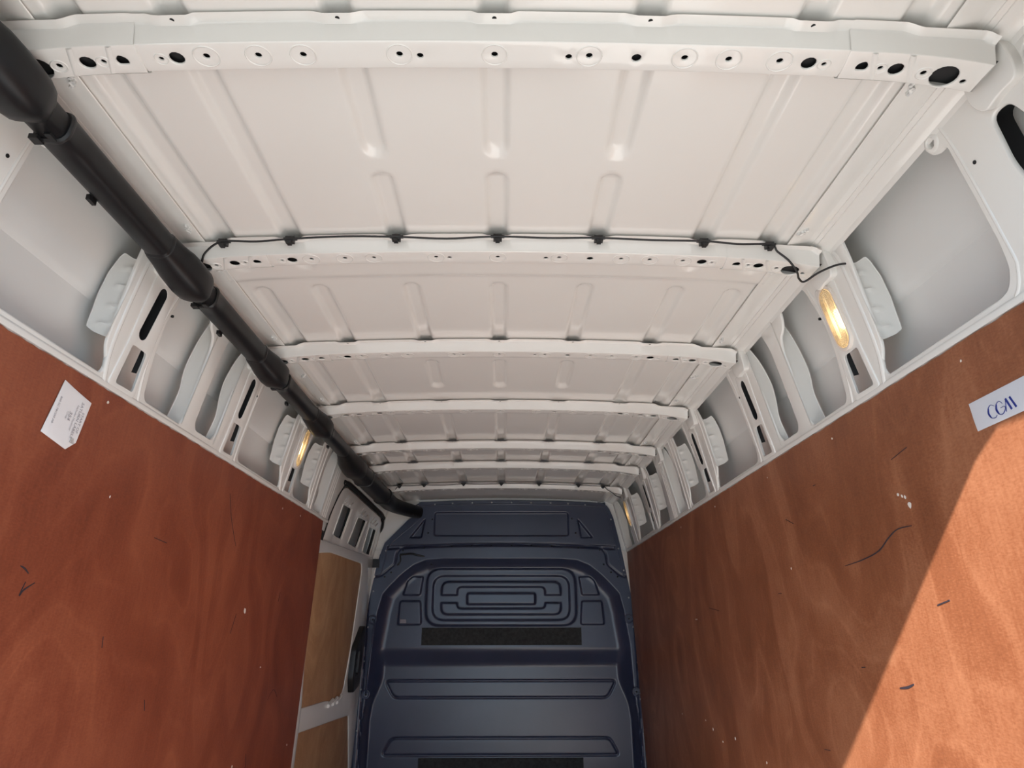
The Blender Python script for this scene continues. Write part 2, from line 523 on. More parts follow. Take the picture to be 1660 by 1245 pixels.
# ------------------------------------------------------------------ roof crossmembers
RING = [0, .149, .2993, .3688, .4491]
BOW_LABELS = [
    'nearest white steel roof crossbeam, with large drilled holes, at the top of the photo',
    'second white roof crossbeam from the camera, with a black wire clipped along it',
    'third white roof crossbeam from the camera, just beyond the wired one',
    'fourth white roof crossbeam from the camera, above the lit left lamp',
    'fifth white roof crossbeam from the camera, where the black duct thickens',
    'sixth white roof crossbeam, the last one before the wired beam at the bulkhead',
    'farthest white roof crossbeam, carrying a thin black wire just before the bulkhead']
def make_bow(i, y0):
    root = empty('roof_crossmember', (0, y0, .84))
    tag(root, BOW_LABELS[i], 'roof beam', 'white roof crossbeams')
    def arch(V, dz=0.0, lift=0.0):
        return [(x, y0 + y, float(bow_h(x)) + lift - c * -1.0 * 1.0) for x, y, c in V]
    # channel: bottom face with holes
    hol = []; rings = []
    for x in RING:
        for s in ((1,) if x == 0 else (-1, 1)):
            hol.append(circle(s * x, -.001, .0052, 10)); rings.append((s * x, -.001, .0195))
    for s in (-1, 1):
        hol += [circle(s * .117, .002, .0052, 10), circle(s * .496, .002, .0115, 14), circle(s * .520, .002, .004, 8)]
        rings.append((s * .520, .002, .010))
    hol.append(circle(.224, .002, .0075, 12))
    out = [(-.556, -.027), (.556, -.027), (.552, .027), (-.552, .027)]
    V, Fc = sheet(out, hol, .0022, .0032, step=.03, grid=(.03, .014))
    mk('channel', [(x, y0 + y, float(bow_h(x)) - c) for x, y, c in V], Fc, M_PAINT, root)
    # rear and front webs with the flange under the roof skin
    def web(xa, xb, nm, lift, extra=0.0, nseg=110):
        xs = np.linspace(xa, xb, nseg)
        def dip(x):
            d = 0.0
            for rx in RIB_IN + RIB_MID: d = max(d, float(smooth01((.036 - abs(x - rx)) / .012)))
            return d * .0045
        prof = lambda x: [(-.052, .0335 - dip(x)), (-.036, .0325 - dip(x)), (-.0335, .030 - .6 * dip(x)), (-.0275, .004), (-.0265, .0015)]
        m = MB()
        m.loft([[(x, y0 + py - extra, float(bow_h(x)) + pz + lift) for py, pz in prof(x)] for x in xs], closed=False)
        pf = [(.0265, .0015), (.0275, .004), (.0335, .030), (.036, .0325), (.050, .0335)]
        m.loft([[(x, y0 + py + extra, float(bow_h(x)) + pz + lift) for py, pz in pf] for x in xs], closed=False)
        return m.build(nm, M_PAINT, root, 40)
    web(-.556, .556, 'web', 0)
    # dark strip added inside the hollow section, painting the shade in the holes
    MB().loft([[(x, y0 + py, float(bow_h(x)) + .011) for py in (-.025, .031)] for x in np.linspace(-.775, .775, 60)], closed=False).build('shade_strip', M_SHADE, root, 60)
    # pressed rings round the holes
    for x, y, r in rings:
        m = MB(); n = 24; secs = []
        for k in range(n + 1):
            a = 2 * math.pi * k / n
            sec = []
            for rr, dz in ((r * 1.10, .0003), (r * 1.02, -.0012), (r * .94, -.0004)):
                px = x + rr * math.cos(a)
                sec.append((px, y0 + y + rr * math.sin(a), float(bow_h(px)) + dz))
            secs.append(sec)
        m.loft(secs, closed=False)
        m.build('hole_rim', M_PAINT, root, 60)
    # small dark discs painting the shade of holes in the flange dips
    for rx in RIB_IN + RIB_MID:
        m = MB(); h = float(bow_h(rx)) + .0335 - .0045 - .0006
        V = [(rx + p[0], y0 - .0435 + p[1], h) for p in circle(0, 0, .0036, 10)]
        m.add(V, [tuple(range(10))]); m.build('flange_hole_shade', M_DARK, root, None)
    # end brackets
    for s in (-1, 1):
        hol = [fillet([(s * .571, .010), (s * .588, .010), (s * .590, .002), (s * .582, -.009), (s * .571, -.002)], .006, 3),
               circle(s * .609, .003, .0042, 9), circle(s * .634, .004, .0115, 14), circle(s * .678, .006, .0048, 9),
               circle(s * .711, .008, .0205, 20), circle(s * .742, .012, .0045, 9)]
        out = [(s * .548, -.028), (s * .766, -.028), (s * .764, .030), (s * .553, .028)]
        V, Fc = sheet(out, hol, .0022, .0032, step=.03, grid=(.03, .016))
        eb = mk('end_bracket', [(x, y0 + y, float(bow_h(x)) - .0016 - c) for x, y, c in V], Fc, M_PAINT, root)
        # web of the bracket, flaring out on to the wall
        mm = MB()
        zt = lambda x: .8835 - .0406 * x * x - .009 * float(smooth01((x - .625) / .03)) - .010 * float(smooth01((x - .742) / .024)) ** 2
        hb = lambda x: float(bow_h(x)) - .0016
        pr = lambda x: [(-.052, zt(x)), (-.0365, zt(x) - .001), (-.034, zt(x) - .0045), (-.0285, hb(x) + .004), (-.027, hb(x))]
        xs = np.linspace(.548, .766, 34)
        mm.loft([[(s * x, y0 + py - .0014, pz) for py, pz in pr(x)] for x in xs], closed=False)
        mm.loft([[(s * x, y0 - py + .001, pz) for py, pz in pr(x)] for x in xs], closed=False)
        e0 = pr(.766); x1 = .766                       # end cap
        cap = [(s * x1, y0 + py - .0014, pz) for py, pz in e0] + [(s * x1, y0 - py + .001, pz) for py, pz in e0[::-1]]
        mm.add(cap, [tuple(range(len(cap)))])
        mm.build('web', M_PAINT, eb, 45)
        ear = fillet([(y0 - .036, .372), (y0 - .038, .320), (y0 - .030, .292), (y0 + .012, .294), (y0 + .045, .288), (y0 + .062, .315), (y0 + .056, .372)], [.01, .03, .022, .02, .024, .03, .01], 5)
        frame_sheet('ear', s, ear, [], M_PAINT, eb, lift=.017, bevel=.004, depth=.019)
        for x, y, r in ((.609, .003, .010), (.678, .006, .0115)):
            m = MB(); secs = []
            for k in range(21):
                a = 2 * math.pi * k / 20; sec = []
                for rr, dz in ((r * 1.12, 0), (r, -.0012), (r * .86, -.0002)):
                    px = s * x + rr * math.cos(a)
                    sec.append((px, y0 + y + rr * math.sin(a), float(bow_h(px)) - .0016 + dz))
                secs.append(sec)
            m.loft(secs, closed=False); m.build('hole_rim', M_PAINT, eb, 60)
        for x in (.597, .655):                           # pressed ribs across the bracket
            m = MB(); secs = []
            for k in range(9):
                yy = -.026 + .052 * k / 8
                secs.append([(s * (x + dx + .010 * (yy / .026)), y0 + yy, float(bow_h(x)) - .0016 + dz) for dx, dz in ((-.005, .0003), (-.002, -.0016), (.002, -.0016), (.005, .0003))])
            m.loft(secs, closed=False); m.build('pressing', M_PAINT, eb, 60)
    return root
for i, y in enumerate(BOWS): make_bow(i, y)

# ------------------------------------------------------------------ side walls
O1 = [(1.352, .357), (1.044, .360), (1.033, .352), (1.022, .322), (1.006, .312), (.983, .312), (.984, .10), (.990, .06), (1.01, .034), (1.035, .028), (1.40, .026), (1.402, .05), (1.372, .088), (1.353, .29)]
O2A = [(1.722, .360), (1.592, .352), (1.572, .33), (1.546, .22), (1.553, .15), (1.58, .04), (1.596, .026), (1.785, .024), (1.793, .04), (1.792, .15), (1.788, .255), (1.775, .288), (1.745, .302), (1.728, .325)]
O2B = [(2.02, .356), (1.895, .356), (1.878, .342), (1.86, .285), (1.858, .21), (1.862, .05), (1.88, .034), (1.99, .034), (2.005, .055), (2.005, .19), (2.022, .305)]
O3 = [(2.62, .355), (2.24, .353), (2.222, .338), (2.203, .256), (2.197, .06), (2.212, .028), (2.24, .023), (2.65, .022), (2.654, .042), (2.602, .095), (2.592, .285)]
O4A = [(3.045, .355), (2.878, .352), (2.858, .336), (2.838, .26), (2.808, .10), (2.822, .035), (2.86, .023), (3.06, .023), (3.064, .045), (3.026, .095), (3.026, .29)]
O4B = [(3.29, .355), (3.21, .353), (3.168, .31), (3.14, .21), (3.148, .035), (3.165, .024), (3.28, .023), (3.293, .035)]
O5 = [(3.68, .355), (3.50, .353), (3.47, .33), (3.455, .2), (3.488, .026), (3.72, .023), (3.726, .04), (3.656, .094), (3.646, .285)]
O6 = [(4.25, .352), (4.0, .35), (3.93, .3), (3.898, .03), (4.285, .026), (4.292, .04), (4.236, .094), (4.216, .287)]
O7 = [(4.76, .355), (4.53, .353), (4.485, .3), (4.468, .024), (4.78, .022)]
RSLOT = [(.882, .288), (.845, .284), (.815, .20), (.815, .06), (.862, .06), (.888, .20)]
def win(y, w=.036): return fillet([(y - w * .85, .121), (y + w * .80, .122), (y + w * 1.08, .026), (y - w * .90, .024)], .009, 4)

def bracket(parent, s, y, rough=True):
    """stepped flange running outward from the pillar edge towards the outer skin, facing the rear doors"""
    edge = [(0, .098), (.036, .104), (.053, .112), (.056, .15), (.060, .19), (.060, .245), (.052, .290), (.046, .302), (.024, .294), (0, .294)]
    pts = fillet(edge, .005, 3)
    V, Fc = sheet(pts, [], .0015, .004, step=.01, grid=(.006, .006))
    def warp(d, t, c):
        dy = -.006 * float(smooth01(1 - d / .016)) - .010 * (d / .06)
        for tt in (.128, .172, .222, .268):              # pressed gussets
            dy -= .009 * max(0, 1 - abs(t - tt) / .008) * max(0, 1 - abs(d - .020) / .018)
        return (s * (BX + UX * t + NX * d), y + dy + c * .6, BH + UZ * t + NZ * d)
    V2 = [warp(a, b, c) for a, b, c in V]
    return mk('pillar_flange', V2, Fc, M_PAINT, parent, 35)

def post(parent, s, y, prof):
    """plain wavy side flange of a pillar running outward to the skin"""
    V, Fc = sheet([(-.002, prof[0][1]), (-.002, prof[-1][1])] + [tuple(p) for p in spline(prof[::-1], 5)], [], .002, .004, step=.025)
    return mk('pillar_flange', [(s * (BX + UX * t + NX * d), y + c - .05 * max(0, d - .03), BH + UZ * t + NZ * d) for d, t, c in V], Fc, M_PAINT, parent, 35)
P2A = [(.022, .355), (.034, .330), (.046, .272), (.052, .205), (.050, .160), (.042, .114), (.044, .057), (.048, .026)]
P2B = [(.004, .362), (.014, .345), (.030, .298), (.040, .228), (.036, .172), (.025, .109), (.029, .047), (.030, .026)]

def outer_skin(parent, s, y0, y1):
    prof = [(.950, .45), (.938, .55), (.9125, .690), (.9115, .696), (.9035, .703), (.8985, .712), (.887, .76), (.864, .85), (.842, .905), (.80, .935), (.69, .93), (.40, .945), (0, .95)]
    ys = np.linspace(y0, y1, int((y1 - y0) / .08) + 2)
    m = MB().loft([[(s * x, y, h) for x, h in prof] for y in ys], closed=False)
    o = m.build('outer_skin', M_SKIN, parent, 20)
    return o

def pillar_cover(parent, s, y, holes):
    """raised hat section of a pillar round its slot and window"""
    P = fillet([(y - .048, .300), (y + .040, .306), (y + .045, .29), (y + .052, .12), (y + .062, .012), (y - .052, .010), (y - .046, .12), (y - .052, .28)], .016, 5)
    frame_sheet('pillar_cover', s, P, holes, M_PAINT, parent, lift=.003, bevel=.0028, depth=.0035, hole_bevel=.001)

def bead(parent, s, pts, r=.005):
    """rolled bead pressed into the frame"""
    m = MB().tube([FP(s, a, b, -.45 * r) for a, b in spline(pts, 8)], r, 10)
    return m.build('bead', M_PAINT, parent, 60)

def lens_hole(y): return stadium(y, .212, .031, .081, 8)

def wall(side):
    s = 1 if side == 'right' else -1
    w = empty('wall_' + side, (s * .9, 2.6, .5))
    tag(w, f'white painted {side} side structure of the van with pillars and openings above the plywood', kind='structure')
    outer_skin(w, s, Y_REAR, Y_FRONT + .05)
    slots = [.0]; holes = [fillet(O1, .018, 4), circle(1.006, .338, .0085, 14), fillet(RSLOT, .018, 4),
             circle(.760, .357, .014, 12), circle(.772, .318, .015, 12),
             fillet(O2A, .014, 4), fillet(O2B, .014, 4), fillet(O3, .016, 4), fillet(O4A, .016, 4), fillet(O4B, .014, 4)]
    wins = [(1.487, .038), (2.112, .037), (2.741, .036)]
    cov = {}
    lampy = {'right': (1.483, 4.408), 'left': (2.742,)}[side]
    sl = {'right': [2.108, 2.745, 3.812], 'left': [1.478, 2.108]}[side]
    if side == 'right':
        wins.append((3.838, .033))
        holes += [fillet(O5, .016, 4), fillet(O6, .016, 4), fillet(O7, .014, 4)]
    H = []
    for y, hw in wins: H.append(win(y, hw))
    for y in sl: H.append(stadium(y, .211, .0175, .070, 8, .004))
    for y in lampy: H.append(lens_hole(y))
    for h_ in H:                                         # the frame behind is cut a little wider than the cover
        holes.append(offset_loop(h_, .0065))
    for y, t in ((.947, .248), (1.556, .243), (2.176, .243), (2.802, .243)):
        MB().tube([FP(s, y, t, -.004), FP(s, y, t, .0012)], .0036, 10).build('frame_hole_shade', M_RUBBER, w)  # dark disc painted for the shade of a small frame hole
    for y in sl:                                         # black box added behind each slot, painting its inner shade
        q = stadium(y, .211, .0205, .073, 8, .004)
        MB().loft([[FP(s, a, b, c) for a, b in q] for c in (.0015, -.048)], True, False).build('cavity_shade', M_SHADE, w, 60)
        MB().add([FP(s, a, b, -.048) for a, b in q], [tuple(range(len(q)))]).build('cavity_shade', M_SHADE, w)
    q = fillet([(.90, .305), (.835, .300), (.80, .21), (.80, .045), (.875, .045), (.903, .20)], .02, 4)  # dark wall added behind the rear slot as painted shade
    MB().loft([[FP(s, a, b, c) for a, b in q] for c in (-.012, -.058)], True, False).build('cavity_shade', M_SHADE, w, 60)
    for cy, ct in ((.760, .357), (.772, .318)):  # dark discs added behind the round holes as painted shade
        MB().add([FP(s, a, b, -.02) for a, b in circle(cy, ct, .022, 14)], [tuple(range(14))]).build('cavity_shade', M_SHADE, w)
    if side == 'right':
        outer = [(Y_REAR, -.04), (Y_FRONT + .02, -.04), (Y_FRONT + .02, .366), (Y_REAR, .366)]
    else:
        outer = [(Y_REAR, -.04), (3.452, -.04), (3.456, .04), (3.495, .15), (3.55, .215), (3.60, .25), (3.66, .262), (4.74, .262), (4.80, .24), (4.84, .20), (4.84, .366), (Y_REAR, .366)]
    frame_sheet('side_frame', s, outer, holes, M_PAINT, w, bevel=.005, depth=.007, step=.05)
    # raised pillar covers round slots, windows and lamps
    for y in sorted(sl + list(lampy)):
        hh = [h for h in H if abs(np.mean([p[0] for p in h]) - y) < .06]
        pillar_cover(w, s, y + .003, hh)
    ob = bracket
    for y in ([1.372, 2.607, 3.035] + ([3.655, 4.225] if s > 0 else [])): bracket(w, s, y)
    post(w, s, 1.793, P2A); post(w, s, 2.008, P2B); post(w, s, 3.294, P2A)
    if s > 0: post(w, s, 4.775, P2A)
    bead(w, s, [(1.555, .33), (1.53, .22), (1.538, .10), (1.566, .012)])
    bead(w, s, [(2.20, .345), (2.183, .25), (2.178, .06), (2.19, .012)])
    bead(w, s, [(2.835, .345), (2.818, .26), (2.79, .10), (2.80, .012)])
    bead(w, s, [(1.396, .345), (1.385, .29), (1.392, .10), (1.42, .012)], .007)
    bead(w, s, [(2.636, .345), (2.625, .29), (2.63, .10), (2.672, .012)], .007)
    bead(w, s, [(3.07, .345), (3.06, .29), (3.06, .10), (3.085, .012)], .006)
    if s > 0:
        bead(w, s, [(3.70, .345), (3.68, .29), (3.69, .10), (3.745, .012)], .007)
        bead(w, s, [(4.27, .345), (4.25, .29), (4.265, .10), (4.31, .012)], .007)
        for q in (3.335, 3.36, 3.385): bead(w, s, [(q, .34), (q - .004, .2), (q + .004, .015)], .005)
        bead(w, s, [(3.115, .345), (3.10, .2), (3.115, .015)], .006)
    else:
        for q in (3.335, 3.365, 3.395): bead(w, s, [(q + .01, .30), (q, .2), (q - .006, .015)], .004)
        bead(w, s, [(3.115, .345), (3.10, .2), (3.115, .015)], .006)
    yend = Y_FRONT if s > 0 else 3.45
    MB().loft([[FP(s, y, t, c) for t, c in ((.018, -.001), (.015, .0025), (.012, .004), (.003, .004), (.002, .0))] for y in np.linspace(Y_REAR + .02, yend, 12)], closed=False).build('ledge', M_PAINT, w, 50)
    # drain boss with a raised collar
    secs = []
    for k in range(25):
        a = 2 * math.pi * k / 24
        secs.append([FP(s, 1.006 + r * math.cos(a), .338 + r * math.sin(a), c) for r, c in ((.019, -.001), (.0155, .003), (.0105, .003), (.0088, 0), (.0085, -.010))])
    MB().loft(secs, closed=False).build('boss', M_PAINT, w, 60)
    # pressed cove round the big opening
    bead(w, s, [(1.345, .372), (1.06, .374), (1.035, .368), (.975, .345), (.968, .10), (.975, .05), (1.0, .018), (1.04, .013), (1.35, .012)], .004)
    # dark plates added behind the windows, painting shade in their far corners
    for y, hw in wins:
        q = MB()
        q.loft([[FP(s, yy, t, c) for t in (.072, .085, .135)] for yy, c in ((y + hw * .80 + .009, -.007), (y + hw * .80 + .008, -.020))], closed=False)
        q.build('shade_plate', M_SHADE, w)
    # closure of the cavity below, behind the plywood
    return w
W_R = wall('right')
W_L = wall('left')

for s_, nm in ((-1, 'wall_left_outer'), (1, 'wall_right_outer')):
    o = MB().loft([[(s_ * x, y, h) for x, h in ((.950, .455), (.966, .30), (.980, -.2), (.990, -1.2))] for y in (Y_REAR, 2.6, Y_FRONT + .14)], closed=False).build(nm, M_SKIN)
    tag(o, 'white outer body side behind the plywood, ' + ('left' if s_ < 0 else 'right'), kind='structure')

# ------------------------------------------------------------------ rear door frame (behind the camera's field, lets the daylight in)
hole = [(-.76, -1.15), (.76, -1.15), (.76, .52), (.72, .60), (.62, .78), (.585, .80), (-.585, .80), (-.62, .78), (-.72, .60), (-.76, .52)]
V, Fc = sheet([(-1.02, -1.25), (1.02, -1.25), (1.02, .97), (-1.02, .97)], [hole], .004, .05)
t1 = mk('trim_1', [(x, .56 - c * 1.0, h) for x, h, c in V], Fc, M_PAINT, None)
tag(t1, 'white steel frame of the open rear doorway', kind='structure')

# ------------------------------------------------------------------ plywood linings
def ply_panel(name, s, y0, y1, mat, label):
    root = empty(name, (s * .9, (y0 + y1) / 2, -1.15))
    tag(root, label, 'plywood panel', 'plywood side linings')
    m = MB()
    hs = [-1.15, -.6, 0, .3, .506]
    n = 40
    # face with a slightly chipped top edge
    secs = []
    for i in range(n * 4 + 1):
        y = y0 + (y1 - y0) * i / (n * 4)
        top = .506 + random.uniform(-.0012, .0012)
        hh = hs[:-1] + [top - .002, top]
        sec = [(s * (ply_x(h) + (.0015 if k == len(hh) - 1 else 0)), y, h) for k, h in enumerate(hh)]
        sec.append((s * (ply_x(.506) + .011), y, top))
        sec.append((s * (ply_x(-1.15) + .011), y, -1.15))
        secs.append(sec)
    m.loft(secs, True, True)
    m.build('board', mat, root, 30)
    return root
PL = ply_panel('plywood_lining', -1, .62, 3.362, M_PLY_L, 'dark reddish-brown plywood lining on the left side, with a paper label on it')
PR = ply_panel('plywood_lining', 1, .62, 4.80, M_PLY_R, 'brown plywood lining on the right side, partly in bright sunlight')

def ply_pt(s, y, h, off=.0012): return (s * (ply_x(h) - off), y, h)
def stroke(s, pts, wid, name, mat, parent, off=.0008):
    P = spline(pts, 5) if len(pts) > 2 else pts
    m = MB(); secs = []
    P = [np.array(p) for p in P]; N = len(P)
    for i, p in enumerate(P):
        t = P[min(i + 1, N - 1)] - P[max(i - 1, 0)]; t = t / np.linalg.norm(t); nn = np.array([-t[1], t[0]])
        w = wid * (.35 + .65 * math.sin(math.pi * (i + .5) / N))
        a, b = p + nn * w, p - nn * w
        secs.append([ply_pt(s, *a, off), ply_pt(s, *b, off), ply_pt(s, *b, -.0005), ply_pt(s, *a, -.0005)])
    m.loft(secs, True, True)
    return m.build(name, mat, parent, None)
ML = [[(1.313, .114), (1.327, .11), (1.341, .102)], [(1.339, .087), (1.332, .062), (1.34, .072), (1.366, .087)], [(2.2, .418), (2.245, .346), (2.321, .265)],
      [(2.427, .053), (2.402, -.009)], [(2.895, -.253), (2.954, -.22), (3.016, -.252)], [(2.738, -.413), (2.756, -.451), (2.744, -.465)],
      [(1.646, -.012), (1.651, -.036)], [(1.902, -.165), (1.913, -.191)], [(1.779, .224), (1.849, .219)], [(2.859, .145), (2.853, .109)]]
MR = [[(1.441, .207), (1.496, .207), (1.54, .193), (1.59, .171), (1.666, .159), (1.763, .152)], [(1.418, .046), (1.375, .054)], [(1.626, -.121), (1.593, -.117), (1.566, -.109)],
      [(2.226, .108), (2.201, .107)], [(1.459, .354), (1.393, .365)], [(2.082, -.308), (2.047, -.306)], [(2.072, .316), (2.025, .297)], [(3.001, .087), (2.868, .073)],
      [(1.781, -.086), (1.763, -.085)], [(1.854, .375), (1.838, .375)]]
for k, q in enumerate(ML): stroke(-1, q, .0016 if k < 2 else .0009, 'pen_mark', M_PEN, PL)
for k, q in enumerate(MR): stroke(1, q, (.0016, .0016, .0026, .0012, .0008, .001, .001, .001, .0012, .001)[k], 'pen_mark', M_PEN, PR)
def chip(s, y, h, r, parent):
    n = 7; a0 = random.uniform(0, 6)
    P = [(y + r * random.uniform(.5, 1.1) * math.cos(a0 + 2 * math.pi * k / n), h + r * random.uniform(.6, 1.3) * math.sin(a0 + 2 * math.pi * k / n)) for k in range(n)]
    m = MB().loft([[ply_pt(s, a, b, -.0004) for a, b in P], [ply_pt(s, a, b, .0009) for a, b in P]], True, True)
    m.build('chip', M_CHIP, parent, None)
for (y, h), r in zip([(2.503, .065), (1.45, .48), (1.543, .286), (2.735, .46), (2.984, .47), (2.757, -.129), (3.25, -.457), (2.619, -.434)], (.011, .005, .003, .004, .004, .003, .004, .004)):
    chip(-1, y, h, r, PL)
for (y, h), r in zip([(1.697, .468), (1.464, .277), (1.451, .272), (1.441, .268), (1.43, .25), (1.166, .472), (2.159, .464), (2.736, .469), (3.296, .465), (3.235, .046), (3.215, .045), (3.279, -.371),
                      (3.178, -.393), (3.055, -.423), (2.884, -.389), (3.7, -.389), (2.569, -.419), (2.095, .173)],
                     (.0035, .004, .004, .004, .007, .003, .003, .003, .003, .003, .003, .004, .005, .004, .006, .004, .005, .003)):
    chip(1, y, h, r, PR)
for y, h, dy, dh in ((1.86, .05, .02, -.05), (1.9, .02, .02, -.03), (2.3, .1, .01, -.04), (2.42, .0, .02, -.03)):
    pass

# ------------------------------------------------------------------ paper label and tape
def text_mesh(body, size):
    cu = bpy.data.curves.new('t', 'FONT'); cu.body = body; cu.size = size; cu.align_x = 'CENTER'; cu.resolution_u = 2
    ob = bpy.data.objects.new('t', cu); COL.objects.link(ob)
    dg = bpy.context.evaluated_depsgraph_get(); dg.update()
    me = ob.evaluated_get(dg).to_mesh()
    V = [tuple(v.co) for v in me.vertices]; Fc = [tuple(p.vertices) for p in me.polygons]
    ob.evaluated_get(dg).to_mesh_clear()
    bpy.data.objects.remove(ob, do_unlink=True); bpy.data.curves.remove(cu)
    return V, Fc

paper = empty('paper_label', (-.868, 1.33, .346))
tag(paper, 'torn white printed paper label stuck on the left plywood', 'paper label')
PC = [(1.292, .475), (1.391, .458), (1.374, .366), (1.366, .360), (1.348, .346), (1.264, .36)]
V, Fc = sheet(PC, [], .0002, .0012, step=.05, grid=(.02, .02))
mk('sheet', [ply_pt(-1, a, b, .0022 + c + .0006 * math.sin(60 * a)) for a, b, c in V], Fc, M_PAPER, paper, 60)
for body, size, cy, ch in (('START OF', .0105, 1.3655, .408), ('SATURN LABELS', .0112, 1.3545, .410), ('Nicholas Mortimer', .0075, 1.3445, .412), ('354', .0135, 1.328, .412), ('TOTAL', .0055, 1.3205, .411), ('B00 SC 781250 AB', .0075, 1.2875, .412)):
    V, Fc = text_mesh(body, size)
    a = math.radians(8)
    def place(x, y):
        # text reads downward, its top points towards the front of the van
        yy = cy + y * math.cos(a) - x * math.sin(a); hh = ch - x * math.cos(a) - y * math.sin(a)
        return ply_pt(-1, yy, hh, .0034)
    mk('printed_text', [place(v[0], v[1]) for v in V], Fc, M_PRINT, paper, None)
m = MB().loft([[ply_pt(-1, a, b, .0028) for a, b in ((1.352, .362), (1.366, .361), (1.362, .372), (1.355, .371))], [ply_pt(-1, a, b, .0042) for a, b in ((1.352, .362), (1.366, .361), (1.362, .372), (1.355, .371))]], True, True)
m.build('torn_scrap', simple('torn_paper', (.45, .42, .40), rough=.8, vary=.3, scale=200), paper, None)

tape = empty('adhesive_tape', (.868, 1.07, .335))
tag(tape, 'strip of silvery white tape with blue hand lettering on the right plywood', 'tape')
TC = [(1.176, .390), (1.175, .376), (1.1745, .362), (1.1735, .350), (1.172, .337), (.960, .341), (.950, .394)]
V, Fc = sheet(TC, [], .0002, .001, step=.05)
mk('strip', [ply_pt(1, a, b, .0016 + c) for a, b, c in V], Fc, M_TAPE, tape, 60)
def tstroke(pts, wid, mat=M_INK):
    return stroke(1, pts, wid, 'lettering', mat, tape, .0024)
tstroke([(1.116, .367), (1.124, .371), (1.132, .366), (1.1335, .357), (1.129, .349), (1.120, .347), (1.115, .350)], .0006)
tstroke([(1.131, .367), (1.1335, .358), (1.130, .350)], .0018)
tstroke([(1.096, .365), (1.102, .371), (1.110, .368), (1.113, .359), (1.109, .350), (1.101, .348), (1.093, .354), (1.093, .359), (1.103, .359)], .0006)
tstroke([(1.110, .368), (1.113, .359), (1.1095, .350)], .002)
tstroke([(1.092, .349), (1.087, .369)], .0006)
tstroke([(1.0865, .3705), (1.079, .3495)], .0022)
tstroke([(1.0765, .3705), (1.068, .350)], .0022)

# ------------------------------------------------------------------ interior lamps
def lamp(s, y, label):
    root = empty('interior_lamp', FP(s, y, .135, .01))
    tag(root, label, 'lamp', 'lit oval interior lamps')
    st = stadium(y, .212, .0355, .0855, 9); si = stadium(y, .212, .0275, .0775, 9)
    frame_sheet('bezel', s, st, [si], M_BEZEL, root, lift=.0105, bevel=.003, depth=.008)
    # reflector tray
    tr = MB(); secs = []
    for sc_, c in ((1.0, .004), (.9, -.012), (.55, -.018), (.1, -.019)):
        secs.append([FP(s, y + (a - y) * sc_, .212 + (b - .212) * sc_, c) for a, b in si])
    tr.loft(secs, True, False); tr.build('reflector', M_SILVER, root, 60)
    b = MB().tube([FP(s, y, .180, -.004), FP(s, y, .188, -.004), FP(s, y, .226, -.004), FP(s, y, .234, -.004)], [.003, .008, .008, .003], 10)
    bo = b.build('bulb', M_BULB, root, 60)
    # ribbed lens: concentric oval ridges
    ln = MB(); secs = []
    for i, sc_ in enumerate(np.linspace(1.0, .06, 15)):
        d = (1 - sc_) * .0275
        q = stadium(y, .212, max(.0275 - d, .0012), max(.0775 - d, .0514), 9)
        secs.append([FP(s, a, b_, .0085 + .003 * (1 - sc_) + (.0012 if i % 2 else 0)) for a, b_ in q])
    ln.loft(secs, True, False); ln.build('lens', M_LENS, root, 20)
    # moulded ridge lines
    for d in (.003, .007, .011, .015, .019):
        q = stadium(y, .212, .0275 - d, .0775 - d, 9); q = [FP(s, a, b_, .0115 + .1 * d) for a, b_ in q]
        MB().tube(q + [q[0]], .0007, 5, False).build('lens_ridge', M_RIDGE, root, 60)
    return root
lamp(1, 1.483, 'lit oval lamp on the nearest right pillar, beside the wide opening')
lamp(-1, 2.742, 'lit oval lamp on the left pillar beside the black duct')
lamp(1, 4.408, 'lit oval lamp far back on the right, next to the bulkhead')

# ------------------------------------------------------------------ black cable duct along the left rail
duct = empty('cable_duct', (-.735, 2.6, .75))
tag(duct, 'long black plastic cable duct running under the roof along the left side', 'cable duct')
def dsec(y, x, h, r, flat=1.0, ridge=.10):
    P = []
    for k in range(28):
        a = 2 * math.pi * k / 28
        rr = r * .97 / (abs(math.cos(a + .12)) ** 3.2 + abs(math.sin(a + .12)) ** 3.2) ** (1 / 3.2)
        P.append((x + rr * math.cos(a), y, h + rr * math.sin(a) * flat))
    return P
CX, CH = -.737, .793
big0 = 3.12
ends = BOWS[:5]
# boots under every crossbeam
def boot(y, first=False):
    secs = []
    for dy, dx, dh, r in ((-.150, 0, 0, .030), (-.135, .0, -.001, .0335), (-.105, .004, -.006, .036), (-.075, .010, -.012, .041), (-.045, .014, -.017, .0425), (-.02, .015, -.019, .043), (.010, .014, -.018, .042), (.032, .010, -.014, .0385), (.050, .004, -.006, .031), (.060, .001, -.002, .0275), (.115, 0, 0, .0265)):
        secs.append(dsec(y + dy, CX + dx, CH + dh, r, 1.0, .14))
    b = MB().loft(secs).build('duct_boot', M_DUCT, duct, 40)
    for dy in (.102, -.142):                         # split rims and latch tabs
        MB().loft([dsec(y + dy + q, CX, CH, r, 1, .16) for q, r in ((-.004, .0300), (0, .0328), (.004, .0328), (.008, .0305))]).build('rim', M_BLACK, b, 30)
    for xa, xb, ya, yb in ((-.029, -.014, .090, .108), (.002, .012, .082, .100)):
        MB().box(CX + xa, CX + xb, y + ya, y + yb, CH - .0325, CH - .024).build('latch', M_BLACK, b, None)
for y in BOWS[:4]: boot(y)
runs = [(y0 + .104, y1 - .138) for y0, y1 in zip(BOWS[:3], BOWS[1:4])] + [(2.776, 3.14)]
